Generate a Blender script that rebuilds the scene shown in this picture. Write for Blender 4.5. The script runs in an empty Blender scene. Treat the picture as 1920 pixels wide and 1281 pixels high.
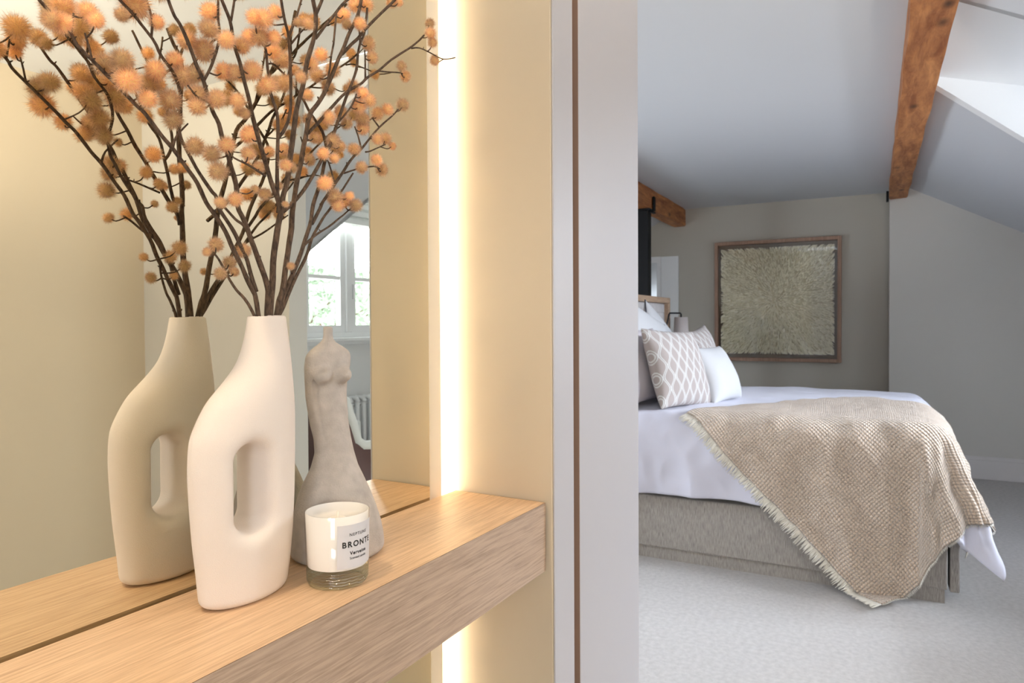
import bpy, bmesh, math, random
import numpy as np
from mathutils import Vector, Matrix, noise as mnoise
random.seed(7); np.random.seed(7)
C = bpy.context.scene.collection
SC = bpy.context.scene
PI = math.pi
CZ = 1.25                    # eye height
NICHE = math.radians(-1.7)   # the niche wall stands 1.7 degrees off the bedroom walls

# ------------------------------------------------------------ camera, world, lights, exposure
F_PX, PITCH, ROLL, SH = 1290.0, math.radians(-1.0), math.radians(-.3), 12.0

def cam_axes(yaw_deg):
    t = math.radians(yaw_deg)
    F = np.array([math.cos(t), math.sin(t), 0.]); R = np.array([math.sin(t), -math.cos(t), 0.]); U = np.array([0, 0, 1.])
    F2 = F * math.cos(PITCH) + U * math.sin(PITCH); U2 = np.cross(R, F2)
    return F2, R * math.cos(ROLL) + U2 * math.sin(ROLL), -R * math.sin(ROLL) + U2 * math.cos(ROLL)

cF, cR, cU = cam_axes(27.8)
cd = bpy.data.cameras.new('camera'); cam = bpy.data.objects.new('camera', cd); C.objects.link(cam)
cam.matrix_world = Matrix(((cR[0], cU[0], -cF[0], 0), (cR[1], cU[1], -cF[1], 0), (cR[2], cU[2], -cF[2], CZ), (0, 0, 0, 1)))
cd.sensor_width = 36; cd.lens = F_PX / 1920 * 36; cd.shift_y = -SH / 1920
cd.clip_start = .02; cd.dof.use_dof = True; cd.dof.focus_distance = .88; cd.dof.aperture_fstop = 14.0
SC.camera = cam
SC.view_settings.view_transform = 'Standard'; SC.view_settings.look = 'None'
SC.view_settings.gamma = 1; SC.view_settings.use_curve_mapping = False
SC.view_settings.exposure = 0.15
try:
    SC.cycles.use_denoising = True; SC.cycles.denoiser = 'OPENIMAGEDENOISE'
    SC.cycles.max_bounces = 10; SC.cycles.diffuse_bounces = 6; SC.cycles.glossy_bounces = 5; SC.cycles.transparent_max_bounces = 12
    SC.cycles.caustics_reflective = True; SC.cycles.caustics_refractive = True; SC.cycles.blur_glossy = .5
    SC.cycles.sample_clamp_indirect = 6
except Exception: pass

w = bpy.data.worlds.new('sky'); SC.world = w; w.use_nodes = True
bg = w.node_tree.nodes['Background']; bg.inputs[0].default_value = (.82, .92, 1.0, 1); bg.inputs[1].default_value = 6.0

def area_light(name, loc, target, sx, sy, power, col, spread=180):
    l = bpy.data.lights.new(name, 'AREA'); l.shape = 'RECTANGLE'; l.size = sx; l.size_y = sy
    l.energy = power; l.color = col; l.spread = math.radians(spread)
    o = bpy.data.objects.new(name, l); C.objects.link(o); o.location = loc
    d = Vector(target) - Vector(loc); o.rotation_euler = d.to_track_quat('-Z', 'Y').to_euler(); return o
COOL = (.80, .88, 1.0); WARM = (1.0, .78, .52)
area_light('daylight_dormer', (4.5, -3.7, CZ + .88), (4.0, -.1, CZ - .35), 2.6, .62, 850, COOL)
area_light('daylight_ground_bounce', (4.2, -3.7, CZ - .75), (3.9, -1.2, CZ + .9), 2.2, .6, 90, (.90, .93, 1.0))
area_light('fill_rooflight', (1.93, .75, CZ + 1.50), (2.5, .5, 0), .6, .7, 14, COOL)  # added rooflight out of view, brightens bed side, floor and jamb
area_light('fill_rear_window', (-1.75, -.6, CZ + .1), (3, -.1, CZ - .4), .7, .7, 14, (.90, .93, 1.0))  # added unseen window behind the camera, a cool fill
area_light('fill_side_window', (3.1, 3.75, CZ - .1), (3.3, -1.9, CZ + .25), 1.3, .9, 60, COOL)  # added unseen window beyond the headboard, brightens ceiling and window wall
area_light('niche_led_light', (1.052, .7665, 0), (1.6, .25, 0), .022, 2.2, 4.2, (1.0, .92, .76))
def spot(name, loc, target, power, col, angle, rad=.03):
    l = bpy.data.lights.new(name, 'SPOT'); l.energy = power; l.color = col; l.spot_size = math.radians(angle); l.spot_blend = .7; l.shadow_soft_size = rad
    o = bpy.data.objects.new(name, l); C.objects.link(o); o.location = loc
    d = Vector(target) - Vector(loc); o.rotation_euler = d.to_track_quat('-Z', 'Y').to_euler(); return o
spot('lobby_fill_spot', (.25, -.95, CZ + .25), (.6, -.95, CZ + 1.1), 140, (1.0, .88, .74), 150, .08)  # added fill without a fixture, brightens the lobby ceiling
DOWN = [(.06, .635), (-.7, -.6), (1.0, -1.05)]
for i, (x, y) in enumerate(DOWN):
    spot('downlight_lamp', (x, y, CZ + 1.085), (x + (.22 if i == 0 else 0), y + (.07 if i == 0 else 0), 0), (33, 12, 12)[i], WARM, 120, .05)

# ------------------------------------------------------------ helpers
def rotA(p):
    c, s = math.cos(NICHE), math.sin(NICHE); return (p[0] * c - p[1] * s, p[0] * s + p[1] * c, p[2])
# the LED and the downlights belong to the niche frame
for o in list(C.objects):
    if o.name.startswith('niche_led'):
        o.location = rotA((1.0610, .7880, CZ + .0)); d = Vector((math.cos(-.80 + NICHE), math.sin(-.80 + NICHE), 0))
        zc = Vector((0, 0, 1)); x = d.cross(zc)
        o.matrix_world = Matrix.Translation(o.location) @ Matrix(((x.x, 0, -d.x), (x.y, 0, -d.y), (0, 1, 0))).to_4x4()

def ray(u, v, fr='B'):
    F, R, U = cam_axes(27.8 if fr == 'B' else 29.5)
    return F * F_PX + R * (u - 960) + U * (640.5 - SH - v)
def on_y(u, v, y, fr='A'):
    r = ray(u, v, fr); p = r * (y / r[1]); return Vector((p[0], p[1], p[2] + CZ))

def link_obj(name, data, parent=None, frame='B', loc=(0, 0, 0), rz=0):
    o = bpy.data.objects.new(name, data); C.objects.link(o)
    if parent is not None: o.parent = parent; o.location = loc; o.rotation_euler = (0, 0, rz)
    elif frame == 'A': o.location = rotA(loc); o.rotation_euler = (0, 0, NICHE + rz)
    else: o.location = loc; o.rotation_euler = (0, 0, rz)
    return o
def thing(name, label, cat, loc, frame='B', group=None, rz=0):
    o = link_obj(name, None, None, frame, loc, rz); o.empty_display_size = .1; tag(o, label, cat, group); return o
def tag(o, label, cat, group=None):
    o['label'] = label; o['category'] = cat
    if group: o['group'] = group
    return o
def finish(bm, mat, smooth=False):
    me = bpy.data.meshes.new('mesh'); bmesh.ops.recalc_face_normals(bm, faces=bm.faces) if len(bm.faces) < 200000 else None
    if smooth:
        for f in bm.faces: f.smooth = True
    bm.to_mesh(me); bm.free()
    if mat: me.materials.append(mat)
    return me
def obj(name, bm, mat, parent=None, frame='B', loc=(0, 0, 0), smooth=False, rz=0):
    return link_obj(name, finish(bm, mat, smooth), parent, frame, loc, rz)
def struct(name, bm, mat, frame='B', smooth=False):
    o = obj(name, bm, mat, None, frame, (0, 0, 0), smooth); o['kind'] = 'structure'; return o

def box(bm, x0, x1, y0, y1, z0, z1, bev=0):
    m = Matrix.Translation(((x0 + x1) / 2, (y0 + y1) / 2, (z0 + z1) / 2)) @ Matrix.Diagonal((abs(x1 - x0), abs(y1 - y0), abs(z1 - z0), 1))
    r = bmesh.ops.create_cube(bm, size=1, matrix=m)
    if bev > 0:
        vs = r['verts']; es = list({e for v in vs for e in v.link_edges})
        bmesh.ops.bevel(bm, geom=es, offset=bev, segments=2, profile=.5, affect='EDGES')
    return bm
def BX(*a, **k): return box(bmesh.new(), *a, **k)
def prism(bm, poly, axis, a0, a1):
    """extrude a 2D polygon; axis 'x' -> poly is (y,z); 'y' -> (x,z); 'z' -> (x,y)"""
    def P(p, a): return {'x': (a, p[0], p[1]), 'y': (p[0], a, p[1]), 'z': (p[0], p[1], a)}[axis]
    v0 = [bm.verts.new(P(p, a0)) for p in poly]; v1 = [bm.verts.new(P(p, a1)) for p in poly]
    bm.faces.new(v0); bm.faces.new(list(reversed(v1)))
    n = len(poly)
    for i in range(n): bm.faces.new((v0[i], v0[(i + 1) % n], v1[(i + 1) % n], v1[i]))
    return bm
def slab(bm, pts, off):
    """closed slab from a planar 3D polygon and an offset vector"""
    v0 = [bm.verts.new(p) for p in pts]; v1 = [bm.verts.new(Vector(p) + Vector(off)) for p in pts]
    bm.faces.new(v0); bm.faces.new(list(reversed(v1))); n = len(pts)
    for i in range(n): bm.faces.new((v0[i], v0[(i + 1) % n], v1[(i + 1) % n], v1[i]))
    return bm
def tube(bm, pts, rads, n=8, cap=True):
    pts = [Vector(p) for p in pts]
    if not hasattr(rads, '__len__'): rads = [rads] * len(pts)
    rings = []; up = None
    for i, p in enumerate(pts):
        d = (pts[min(i + 1, len(pts) - 1)] - pts[max(i - 1, 0)]).normalized()
        if up is None: up = Vector((0, 0, 1)) if abs(d.z) < .9 else Vector((1, 0, 0))
        a = d.cross(up).normalized(); b = a.cross(d).normalized(); up = b
        rings.append([bm.verts.new(p + (a * math.cos(2 * PI * k / n) + b * math.sin(2 * PI * k / n)) * rads[i]) for k in range(n)])
    for i in range(len(rings) - 1):
        for k in range(n): bm.faces.new((rings[i][k], rings[i][(k + 1) % n], rings[i + 1][(k + 1) % n], rings[i + 1][k]))
    if cap: bm.faces.new(list(reversed(rings[0]))); bm.faces.new(rings[-1])
    return bm
def lathe(bm, prof, c=(0, 0), n=48, caps=True):
    rings = [[bm.verts.new((c[0] + r * math.cos(2 * PI * k / n), c[1] + r * math.sin(2 * PI * k / n), z)) for k in range(n)] for r, z in prof]
    for i in range(len(rings) - 1):
        for k in range(n): bm.faces.new((rings[i][k], rings[i][(k + 1) % n], rings[i + 1][(k + 1) % n], rings[i + 1][k]))
    if caps: bm.faces.new(list(reversed(rings[0]))); bm.faces.new(rings[-1])
    return bm
def smoothpath(pts, sub=4):
    pts = [Vector(p) for p in pts]; out = []
    for i in range(len(pts) - 1):
        p0 = pts[max(i - 1, 0)]; p1 = pts[i]; p2 = pts[i + 1]; p3 = pts[min(i + 2, len(pts) - 1)]
        for k in range(sub):
            t = k / sub
            out.append(.5 * ((2 * p1) + (p2 - p0) * t + (2 * p0 - 5 * p1 + 4 * p2 - p3) * t * t + (3 * p1 - 3 * p2 + p3 - p0) * t ** 3))
    out.append(pts[-1]); return out
def grid_mesh(P, nu, nv, mat, uv=True, thick=0):
    """P(i,j) -> Vector, i in 0..nu, j in 0..nv"""
    me = bpy.data.meshes.new('mesh')
    V = [P(i / nu, j / nv) for j in range(nv + 1) for i in range(nu + 1)]
    Fs = [(j * (nu + 1) + i, j * (nu + 1) + i + 1, (j + 1) * (nu + 1) + i + 1, (j + 1) * (nu + 1) + i) for j in range(nv) for i in range(nu)]
    me.from_pydata([tuple(v) for v in V], [], Fs)
    if uv:
        l = me.uv_layers.new(name='UVMap')
        for k, f in enumerate(me.polygons):
            f.use_smooth = True
            for li in f.loop_indices:
                vi = me.loops[li].vertex_index; l.data[li].uv = ((vi % (nu + 1)) / nu, (vi // (nu + 1)) / nv)
    if mat: me.materials.append(mat)
    me.update(); return me

# ------------------------------------------------------------ materials
def new_mat(name):
    m = bpy.data.materials.new(name); m.use_nodes = True; nt = m.node_tree
    return m, nt, nt.nodes['Principled BSDF']
def plain(name, col, rough=.6, metal=0, spec=.5, bump=0, bscale=200, var=0, vscale=4, sheen=0, emit=None, estr=0):
    m, nt, b = new_mat(name); N = nt.nodes; L = nt.links
    b.inputs['Base Color'].default_value = (*col, 1); b.inputs['Roughness'].default_value = rough; b.inputs['Metallic'].default_value = metal
    b.inputs['Specular IOR Level'].default_value = spec
    if sheen: b.inputs['Sheen Weight'].default_value = sheen
    if emit: b.inputs['Emission Color'].default_value = (*emit, 1); b.inputs['Emission Strength'].default_value = estr
    tc = N.new('ShaderNodeTexCoord')
    if var:
        n = N.new('ShaderNodeTexNoise'); n.inputs['Scale'].default_value = vscale; n.inputs['Detail'].default_value = 4; L.new(tc.outputs['Object'], n.inputs['Vector'])
        mr = N.new('ShaderNodeMapRange'); mr.inputs[3].default_value = 1 - var; mr.inputs[4].default_value = 1 + var; L.new(n.outputs[0], mr.inputs[0])
        mx = N.new('ShaderNodeVectorMath'); mx.operation = 'SCALE'; mx.inputs[0].default_value = col; L.new(mr.outputs[0], mx.inputs['Scale']); L.new(mx.outputs[0], b.inputs['Base Color'])
    if bump:
        n = N.new('ShaderNodeTexNoise'); n.inputs['Scale'].default_value = bscale; n.inputs['Detail'].default_value = 3; L.new(tc.outputs['Object'], n.inputs['Vector'])
        bp = N.new('ShaderNodeBump'); bp.inputs['Strength'].default_value = bump; bp.inputs['Distance'].default_value = .002; L.new(n.outputs[0], bp.inputs['Height']); L.new(bp.outputs[0], b.inputs['Normal'])
    return m
def streak(name, c1, c2, scale, rough=.5, bump=.15, dist=.001, detail=6, lo=.35, hi=.7, spec=.4, knots=None):
    """stretched noise: wood grain or slubby cloth"""
    m, nt, b = new_mat(name); N = nt.nodes; L = nt.links
    b.inputs['Roughness'].default_value = rough; b.inputs['Specular IOR Level'].default_value = spec
    tc = N.new('ShaderNodeTexCoord'); mp = N.new('ShaderNodeMapping'); mp.inputs['Scale'].default_value = scale; L.new(tc.outputs['Object'], mp.inputs[0])
    n1 = N.new('ShaderNodeTexNoise'); n1.inputs['Scale'].default_value = 1; n1.inputs['Detail'].default_value = detail; n1.inputs['Roughness'].default_value = .65; n1.inputs['Distortion'].default_value = .4; L.new(mp.outputs[0], n1.inputs['Vector'])
    cr = N.new('ShaderNodeValToRGB'); cr.color_ramp.elements[0].position = lo; cr.color_ramp.elements[0].color = (*c1, 1); cr.color_ramp.elements[1].position = hi; cr.color_ramp.elements[1].color = (*c2, 1)
    L.new(n1.outputs[0], cr.inputs[0]); last = cr.outputs[0]
    if knots:
        vr = N.new('ShaderNodeTexVoronoi'); vr.inputs['Scale'].default_value = knots[0]; mp2 = N.new('ShaderNodeMapping'); mp2.inputs['Scale'].default_value = (.45, 1, 1); L.new(tc.outputs['Object'], mp2.inputs[0]); L.new(mp2.outputs[0], vr.inputs['Vector'])
        k = N.new('ShaderNodeMapRange'); k.inputs[1].default_value = .04; k.inputs[2].default_value = .16; k.inputs[3].default_value = 1; k.inputs[4].default_value = 0; L.new(vr.outputs[0], k.inputs[0])
        mx = N.new('ShaderNodeMix'); mx.data_type = 'RGBA'; L.new(k.outputs[0], mx.inputs[0]); L.new(last, mx.inputs[6]); mx.inputs[7].default_value = (*knots[1], 1); last = mx.outputs[2]
    L.new(last, b.inputs['Base Color'])
    bp = N.new('ShaderNodeBump'); bp.inputs['Strength'].default_value = bump; bp.inputs['Distance'].default_value = dist; L.new(n1.outputs[0], bp.inputs['Height']); L.new(bp.outputs[0], b.inputs['Normal'])
    return m
def glassy(name, tint=(1, 1, 1), refl=.08):
    m = bpy.data.materials.new(name); m.use_nodes = True; nt = m.node_tree; N = nt.nodes; L = nt.links
    N.remove(N['Principled BSDF']); out = N['Material Output']
    t = N.new('ShaderNodeBsdfTransparent'); t.inputs[0].default_value = (*tint, 1); g = N.new('ShaderNodeBsdfGlossy'); g.inputs['Roughness'].default_value = .02
    fr = N.new('ShaderNodeLayerWeight'); pw = N.new('ShaderNodeMath'); pw.operation = 'POWER'; pw.inputs[1].default_value = 5; ma = N.new('ShaderNodeMath'); ma.operation = 'MULTIPLY_ADD'; ma.inputs[1].default_value = .6; ma.inputs[2].default_value = .03; mx = N.new('ShaderNodeMixShader')
    L.new(fr.outputs['Facing'], pw.inputs[0]); L.new(pw.outputs[0], ma.inputs[0]); L.new(ma.outputs[0], mx.inputs[0]); L.new(t.outputs[0], mx.inputs[1]); L.new(g.outputs[0], mx.inputs[2]); L.new(mx.outputs[0], out.inputs[0]); return m

M = {}
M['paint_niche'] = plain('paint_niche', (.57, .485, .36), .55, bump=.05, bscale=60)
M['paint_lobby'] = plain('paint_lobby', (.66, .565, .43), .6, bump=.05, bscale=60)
M['paint_wall'] = plain('paint_wall', (.485, .455, .395), .7, bump=.05, bscale=60)
M['paint_wall_pale'] = plain('paint_wall_pale', (.61, .59, .55), .7, bump=.05, bscale=60)
M['paint_ceiling'] = plain('paint_ceiling', (.64, .66, .69), .8, bump=.05, bscale=60)
M['paint_white'] = plain('paint_white', (.80, .81, .82), .5)
M['paint_wood'] = plain('paint_wood', (.47, .465, .49), .4, bump=.03, bscale=90)
M['skirting'] = plain('skirting', (.70, .67, .66), .4)
M['paint_board'] = plain('paint_board', (.86, .80, .69), .45)
M['slot'] = plain('slot', (.27, .17, .12), .7)
M['carpet'] = plain('carpet', (.51, .49, .475), .95, bump=1.0, bscale=110, var=.22, vscale=48, spec=.1)
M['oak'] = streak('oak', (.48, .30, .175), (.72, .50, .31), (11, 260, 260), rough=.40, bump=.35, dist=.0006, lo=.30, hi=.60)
M['oak_shaded'] = streak('oak_shaded', (.30, .215, .155), (.50, .375, .28), (11, 260, 260), rough=.33, bump=.4, dist=.0006, lo=.30, hi=.60)  # same oak, darker and greyer: the front's shade put into the colour
M['beam'] = streak('beam', (.27, .085, .026), (.64, .28, .10), (4, 22, 22), rough=.6, bump=.8, dist=.008, knots=(6.5, (.09, .035, .015)))
M['bark'] = streak('bark', (.035, .021, .013), (.16, .10, .062), (300, 300, 90), rough=.85, bump=.8, dist=.0008)
def thickglass():
    m = glassy('thick_glass', (.80, .86, .80)); N = m.node_tree.nodes; L = m.node_tree.links
    g = [n for n in N if n.type == 'BSDF_GLOSSY'][0]; ma = [n for n in N if n.type == 'MATH' and n.operation == 'MULTIPLY_ADD'][0]; ma.inputs[2].default_value = .16
    tc = N.new('ShaderNodeTexCoord'); wv_ = N.new('ShaderNodeTexWave'); wv_.bands_direction = 'Z'; wv_.inputs['Scale'].default_value = 90; wv_.inputs['Distortion'].default_value = 5; L.new(tc.outputs['Object'], wv_.inputs[0])
    bp = N.new('ShaderNodeBump'); bp.inputs['Strength'].default_value = .8; bp.inputs['Distance'].default_value = .002; L.new(wv_.outputs[0], bp.inputs['Height']); L.new(bp.outputs[0], g.inputs['Normal']); return m
M['clear'] = thickglass()
M['ceramic'] = plain('ceramic', (.77, .69, .62), .85, bump=.22, bscale=1100, spec=.25)
M['stone'] = plain('stone', (.43, .385, .34), .75, bump=.35, bscale=420, var=.30, vscale=55, spec=.3)
M['black'] = plain('black', (.010, .011, .013), .6, spec=.25)
M['duvet'] = plain('duvet', (.64, .64, .74), .75, sheen=.15)
def creases(m, sc, dist, st):
    N = m.node_tree.nodes; L = m.node_tree.links; b = N['Principled BSDF']; tc = N.new('ShaderNodeTexCoord'); mp = N.new('ShaderNodeMapping'); mp.inputs['Scale'].default_value = (1, 1, .45); L.new(tc.outputs['Object'], mp.inputs[0])
    n = N.new('ShaderNodeTexNoise'); n.inputs['Scale'].default_value = sc; n.inputs['Detail'].default_value = 3; n.inputs['Distortion'].default_value = 1.6; n.noise_type = 'RIDGED_MULTIFRACTAL'; L.new(mp.outputs[0], n.inputs['Vector'])
    bp = N.new('ShaderNodeBump'); bp.inputs['Strength'].default_value = st; bp.inputs['Distance'].default_value = dist; L.new(n.outputs[0], bp.inputs['Height']); L.new(bp.outputs[0], b.inputs['Normal'])
creases(M['duvet'], 3.2, .02, .55)
M['pillow_white'] = plain('pillow_white', (.55, .55, .56), .85, bump=.3, bscale=500)
M['linen_taupe'] = plain('linen_taupe', (.42, .38, .37), .9, bump=.3, bscale=500)
M['linen_lilac'] = plain('linen_lilac', (.52, .48, .50), .9, bump=.3, bscale=500)
M['piping'] = plain('piping', (.03, .032, .045), .7)
M['bedcloth'] = streak('bedcloth', (.15, .135, .13), (.46, .43, .395), (420, 420, 26), rough=.95, bump=.25, dist=.0008, lo=.25, hi=.60, spec=.1)
M['headcloth'] = streak('headcloth', (.46, .43, .42), (.62, .59, .57), (120, 120, 20), rough=.95, bump=.3, dist=.001, spec=.1)
M['walnut'] = streak('walnut', (.26, .15, .10), (.42, .27, .19), (60, 60, 4), rough=.5)
M['ash'] = streak('ash', (.36, .24, .16), (.50, .35, .24), (8, 60, 60), rough=.5)
M['shade'] = plain('shade', (.46, .41, .39), .9, bump=.3, bscale=300)
M['wool'] = plain('wool', (.95, .91, .76), .95)
M['wool_dark'] = plain('wool_dark', (.58, .52, .36), .95)
M['mount'] = plain('mount', (.20, .165, .13), .8)
M['glass'] = glassy('glass')
M['leather'] = plain('leather', (.13, .070, .065), .55, bump=.2, bscale=120)
M['white_cloth'] = plain('white_cloth', (.78, .80, .78), .8)
M['radiator'] = plain('radiator', (.82, .83, .84), .4)
M['leaf'] = plain('leaf', (.33, .41, .32), .6, var=.3, vscale=3)
M['trunk'] = plain('trunk', (.16, .11, .08), .9, bump=.5, bscale=30)
M['label'] = plain('label', (.66, .65, .67), .6)
M['ink'] = plain('ink', (.02, .02, .02), .6)
M['wax'] = plain('wax', (.86, .82, .74), .5)
M['milk'] = plain('milk', (.82, .79, .74), .12, spec=.6)
M['led'] = plain('led', (1, .9, .7), .5, emit=(1.0, .80, .50), estr=18)
M['lamp_glow'] = plain('lamp_glow', (1, .9, .7), .5, emit=(1.0, .80, .55), estr=12)
mm, nt, b = new_mat('mirror'); b.inputs['Base Color'].default_value = (.80, .775, .665, 1); b.inputs['Metallic'].default_value = 1; b.inputs['Roughness'].default_value = 0.0; M['mirror'] = mm
mm, nt, b = new_mat('unused_glass'); b.inputs['Base Color'].default_value = (.97, 1, .97, 1); b.inputs['Roughness'].default_value = 0; b.inputs['Transmission Weight'].default_value = 1; b.inputs['IOR'].default_value = 1.5; 

# seed heads: colour runs from pale core to brown bristle tips
mm, nt, b = new_mat('bristle'); N = nt.nodes; L = nt.links
at = N.new('ShaderNodeAttribute'); at.attribute_name = 'tip'; cr = N.new('ShaderNodeValToRGB')
cr.color_ramp.elements[0].position = 0; cr.color_ramp.elements[0].color = (1.0, .80, .44, 1)
cr.color_ramp.elements[1].position = 1; cr.color_ramp.elements[1].color = (.34, .18, .10, 1)
e = cr.color_ramp.elements.new(.45); e.color = (.86, .61, .42, 1)
oi = N.new('ShaderNodeObjectInfo'); hs = N.new('ShaderNodeHueSaturation'); mr = N.new('ShaderNodeMapRange'); mr.inputs[3].default_value = .85; mr.inputs[4].default_value = 1.25
L.new(oi.outputs['Random'], mr.inputs[0]); L.new(mr.outputs[0], hs.inputs['Value']); L.new(at.outputs['Fac'], cr.inputs[0]); L.new(cr.outputs[0], hs.inputs['Color']); L.new(hs.outputs[0], b.inputs['Base Color']); b.inputs['Roughness'].default_value = .9
tr = N.new('ShaderNodeBsdfTranslucent'); L.new(hs.outputs[0], tr.inputs[0]); mx = N.new('ShaderNodeMixShader'); mx.inputs[0].default_value = .4
L.new(b.outputs[0], mx.inputs[1]); L.new(tr.outputs[0], mx.inputs[2]); L.new(mx.outputs[0], N['Material Output'].inputs[0]); M['bristle'] = mm

def uvmat(name, build, rough=.9, bumpd=.004, bstr=.6):
    m, nt, b = new_mat(name); N = nt.nodes; L = nt.links; b.inputs['Roughness'].default_value = rough; b.inputs['Specular IOR Level'].default_value = .2
    uv = N.new('ShaderNodeUVMap'); uv.uv_map = 'UVMap'; sx = N.new('ShaderNodeSeparateXYZ'); L.new(uv.outputs[0], sx.inputs[0])
    def math_(op, a, bb=None, c=None):
        n = N.new('ShaderNodeMath'); n.operation = op
        for i, q in enumerate((a, bb, c)):
            if q is None: continue
            if isinstance(q, (int, float)): n.inputs[i].default_value = q
            else: L.new(q, n.inputs[i])
        return n.outputs[0]
    col, h = build(N, L, math_, sx.outputs[0], sx.outputs[1], uv)
    L.new(col, b.inputs['Base Color'])
    if h is not None:
        bp = N.new('ShaderNodeBump'); bp.inputs['Strength'].default_value = bstr; bp.inputs['Distance'].default_value = bumpd; L.new(h, bp.inputs['Height']); L.new(bp.outputs[0], b.inputs['Normal'])
    return m
def ramp2(N, L, f, c1, c2, lo=0, hi=1):
    cr = N.new('ShaderNodeValToRGB'); cr.color_ramp.elements[0].position = lo; cr.color_ramp.elements[0].color = (*c1, 1); cr.color_ramp.elements[1].position = hi; cr.color_ramp.elements[1].color = (*c2, 1)
    L.new(f, cr.inputs[0]); return cr.outputs[0]
def ogee(N, L, m, u, v, uv):
    s = m('MULTIPLY', m('SINE', m('MULTIPLY', v, 2 * PI * 3.6)), .17)
    outs = []
    for sg in (1, -1):
        k = m('ADD', m('MULTIPLY', u, 7), m('MULTIPLY', s, sg)) if True else None
        par = m('MULTIPLY', m('ADD', m('MULTIPLY', u, 6.4), m('MULTIPLY', s, sg)), 1)
        par = m('ADD', par, 0 if sg > 0 else .5)
        fr = m('ABSOLUTE', m('SUBTRACT', m('FRACT', par), .5))
        d = m('ABSOLUTE', m('SUBTRACT', fr, .06)); outs.append(m('LESS_THAN', d, .034))
    f = m('MAXIMUM', outs[0], outs[1])
    return ramp2(N, L, f, (.38, .33, .31), (.60, .60, .585)), f
M['ogee'] = uvmat('ogee', ogee, bumpd=.004)
def waffle(N, L, m, u, v, uv):
    n = N.new('ShaderNodeTexNoise'); n.inputs['Scale'].default_value = 14; L.new(uv.outputs[0], n.inputs['Vector'])
    w1 = m('MULTIPLY', m('SUBTRACT', n.outputs[0], .5), 1.6)
    a = m('SINE', m('ADD', m('MULTIPLY', u, 2 * PI * 46), w1)); bb = m('SINE', m('ADD', m('MULTIPLY', v, 2 * PI * 46), w1))
    h = m('MULTIPLY', m('ADD', m('POWER', m('ABSOLUTE', a), .7), m('POWER', m('ABSOLUTE', bb), .7)), .5)
    n2 = N.new('ShaderNodeTexNoise'); n2.inputs['Scale'].default_value = 26; n2.inputs['Detail'].default_value = 4; L.new(uv.outputs[0], n2.inputs['Vector'])
    h2 = m('ADD', h, m('MULTIPLY', n2.outputs[0], .8))
    return ramp2(N, L, h2, (.34, .225, .15), (.74, .585, .45), .42, .90), h2
M['throw'] = uvmat('throw', waffle, bumpd=.014, bstr=1.0)
M['fringe'] = plain('fringe', (.80, .76, .67), .95)
M['throw'].node_tree.nodes['Principled BSDF'].inputs['Sheen Weight'].default_value = .6

# ------------------------------------------------------------ surface nets (for the ceramic and the figurine)
def surface_nets(fn, lo, hi, h):
    lo = np.array(lo, float); n = np.ceil((np.array(hi) - lo) / h).astype(int) + 1
    X, Y, Z = np.meshgrid(*[lo[i] + h * np.arange(n[i]) for i in range(3)], indexing='ij')
    D = fn(X, Y, Z); S = D < 0
    cs = [(i, j, k) for i in (0, 1) for j in (0, 1) for k in (0, 1)]
    m = tuple(n - 1)
    sub = lambda A, c: A[c[0]:c[0] + m[0], c[1]:c[1] + m[1], c[2]:c[2] + m[2]]
    acc = np.zeros(m + (3,)); cnt = np.zeros(m)
    for a in cs:
        for ax in range(3):
            if a[ax]: continue
            bq = list(a); bq[ax] = 1; da, db = sub(D, a), sub(D, bq); cr = (da < 0) != (db < 0)
            t = np.where(cr, da / np.where(cr, da - db, 1), 0)
            for q in range(3): acc[..., q] += np.where(cr, a[q] + (t if q == ax else 0), 0)
            cnt += cr
    act = cnt > 0; idx = -np.ones(m, int); idx[act] = np.arange(act.sum())
    cell = np.stack(np.meshgrid(*[np.arange(q) for q in m], indexing='ij'), -1)
    V = (cell[act] + acc[act] / cnt[act][:, None]) * h + lo
    quads = []
    for ax in range(3):
        o1, o2 = [(1, 2), (2, 0), (0, 1)][ax]
        sl0 = [slice(1, m[0]), slice(1, m[1]), slice(1, m[2])]; sl0[ax] = slice(0, m[ax]); sl1 = list(sl0); sl1[ax] = slice(1, m[ax] + 1)
        s0 = S[tuple(sl0)]; s1 = S[tuple(sl1)]; w_ = np.argwhere(s0 != s1)
        if not len(w_): continue
        flip = s0[tuple(w_.T)]; base = w_ + 1; base[:, ax] -= 1
        def at_(d1, d2):
            q = base.copy(); q[:, o1] -= d1; q[:, o2] -= d2; return idx[tuple(q.T)]
        q = np.stack([at_(0, 0), at_(1, 0), at_(1, 1), at_(0, 1)], 1); q[~flip] = q[~flip][:, ::-1]; quads.append(q)
    Q = np.concatenate(quads); return V, Q[(Q >= 0).all(1)]
def sdf_obj(name, fn, lo, hi, h, mat, parent=None, frame='A', loc=(0, 0, 0)):
    V, Q = surface_nets(fn, lo, hi, h); me = bpy.data.meshes.new('mesh'); me.from_pydata(V.tolist(), [], Q.tolist())
    me.polygons.foreach_set('use_smooth', [True] * len(me.polygons)); me.materials.append(mat); me.update()
    bm = bmesh.new(); bm.from_mesh(me); bmesh.ops.recalc_face_normals(bm, faces=bm.faces)
    bmesh.ops.smooth_vert(bm, verts=bm.verts, factor=.5, use_axis_x=True, use_axis_y=True, use_axis_z=True); bm.to_mesh(me); bm.free()
    return link_obj(name, me, parent, frame, loc)
def smax(a, b, k): hh = np.clip(.5 - .5 * (b - a) / k, 0, 1); return b * (1 - hh) + a * hh + k * hh * (1 - hh)
def smin(a, b, k): return -smax(-a, -b, k)

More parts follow.
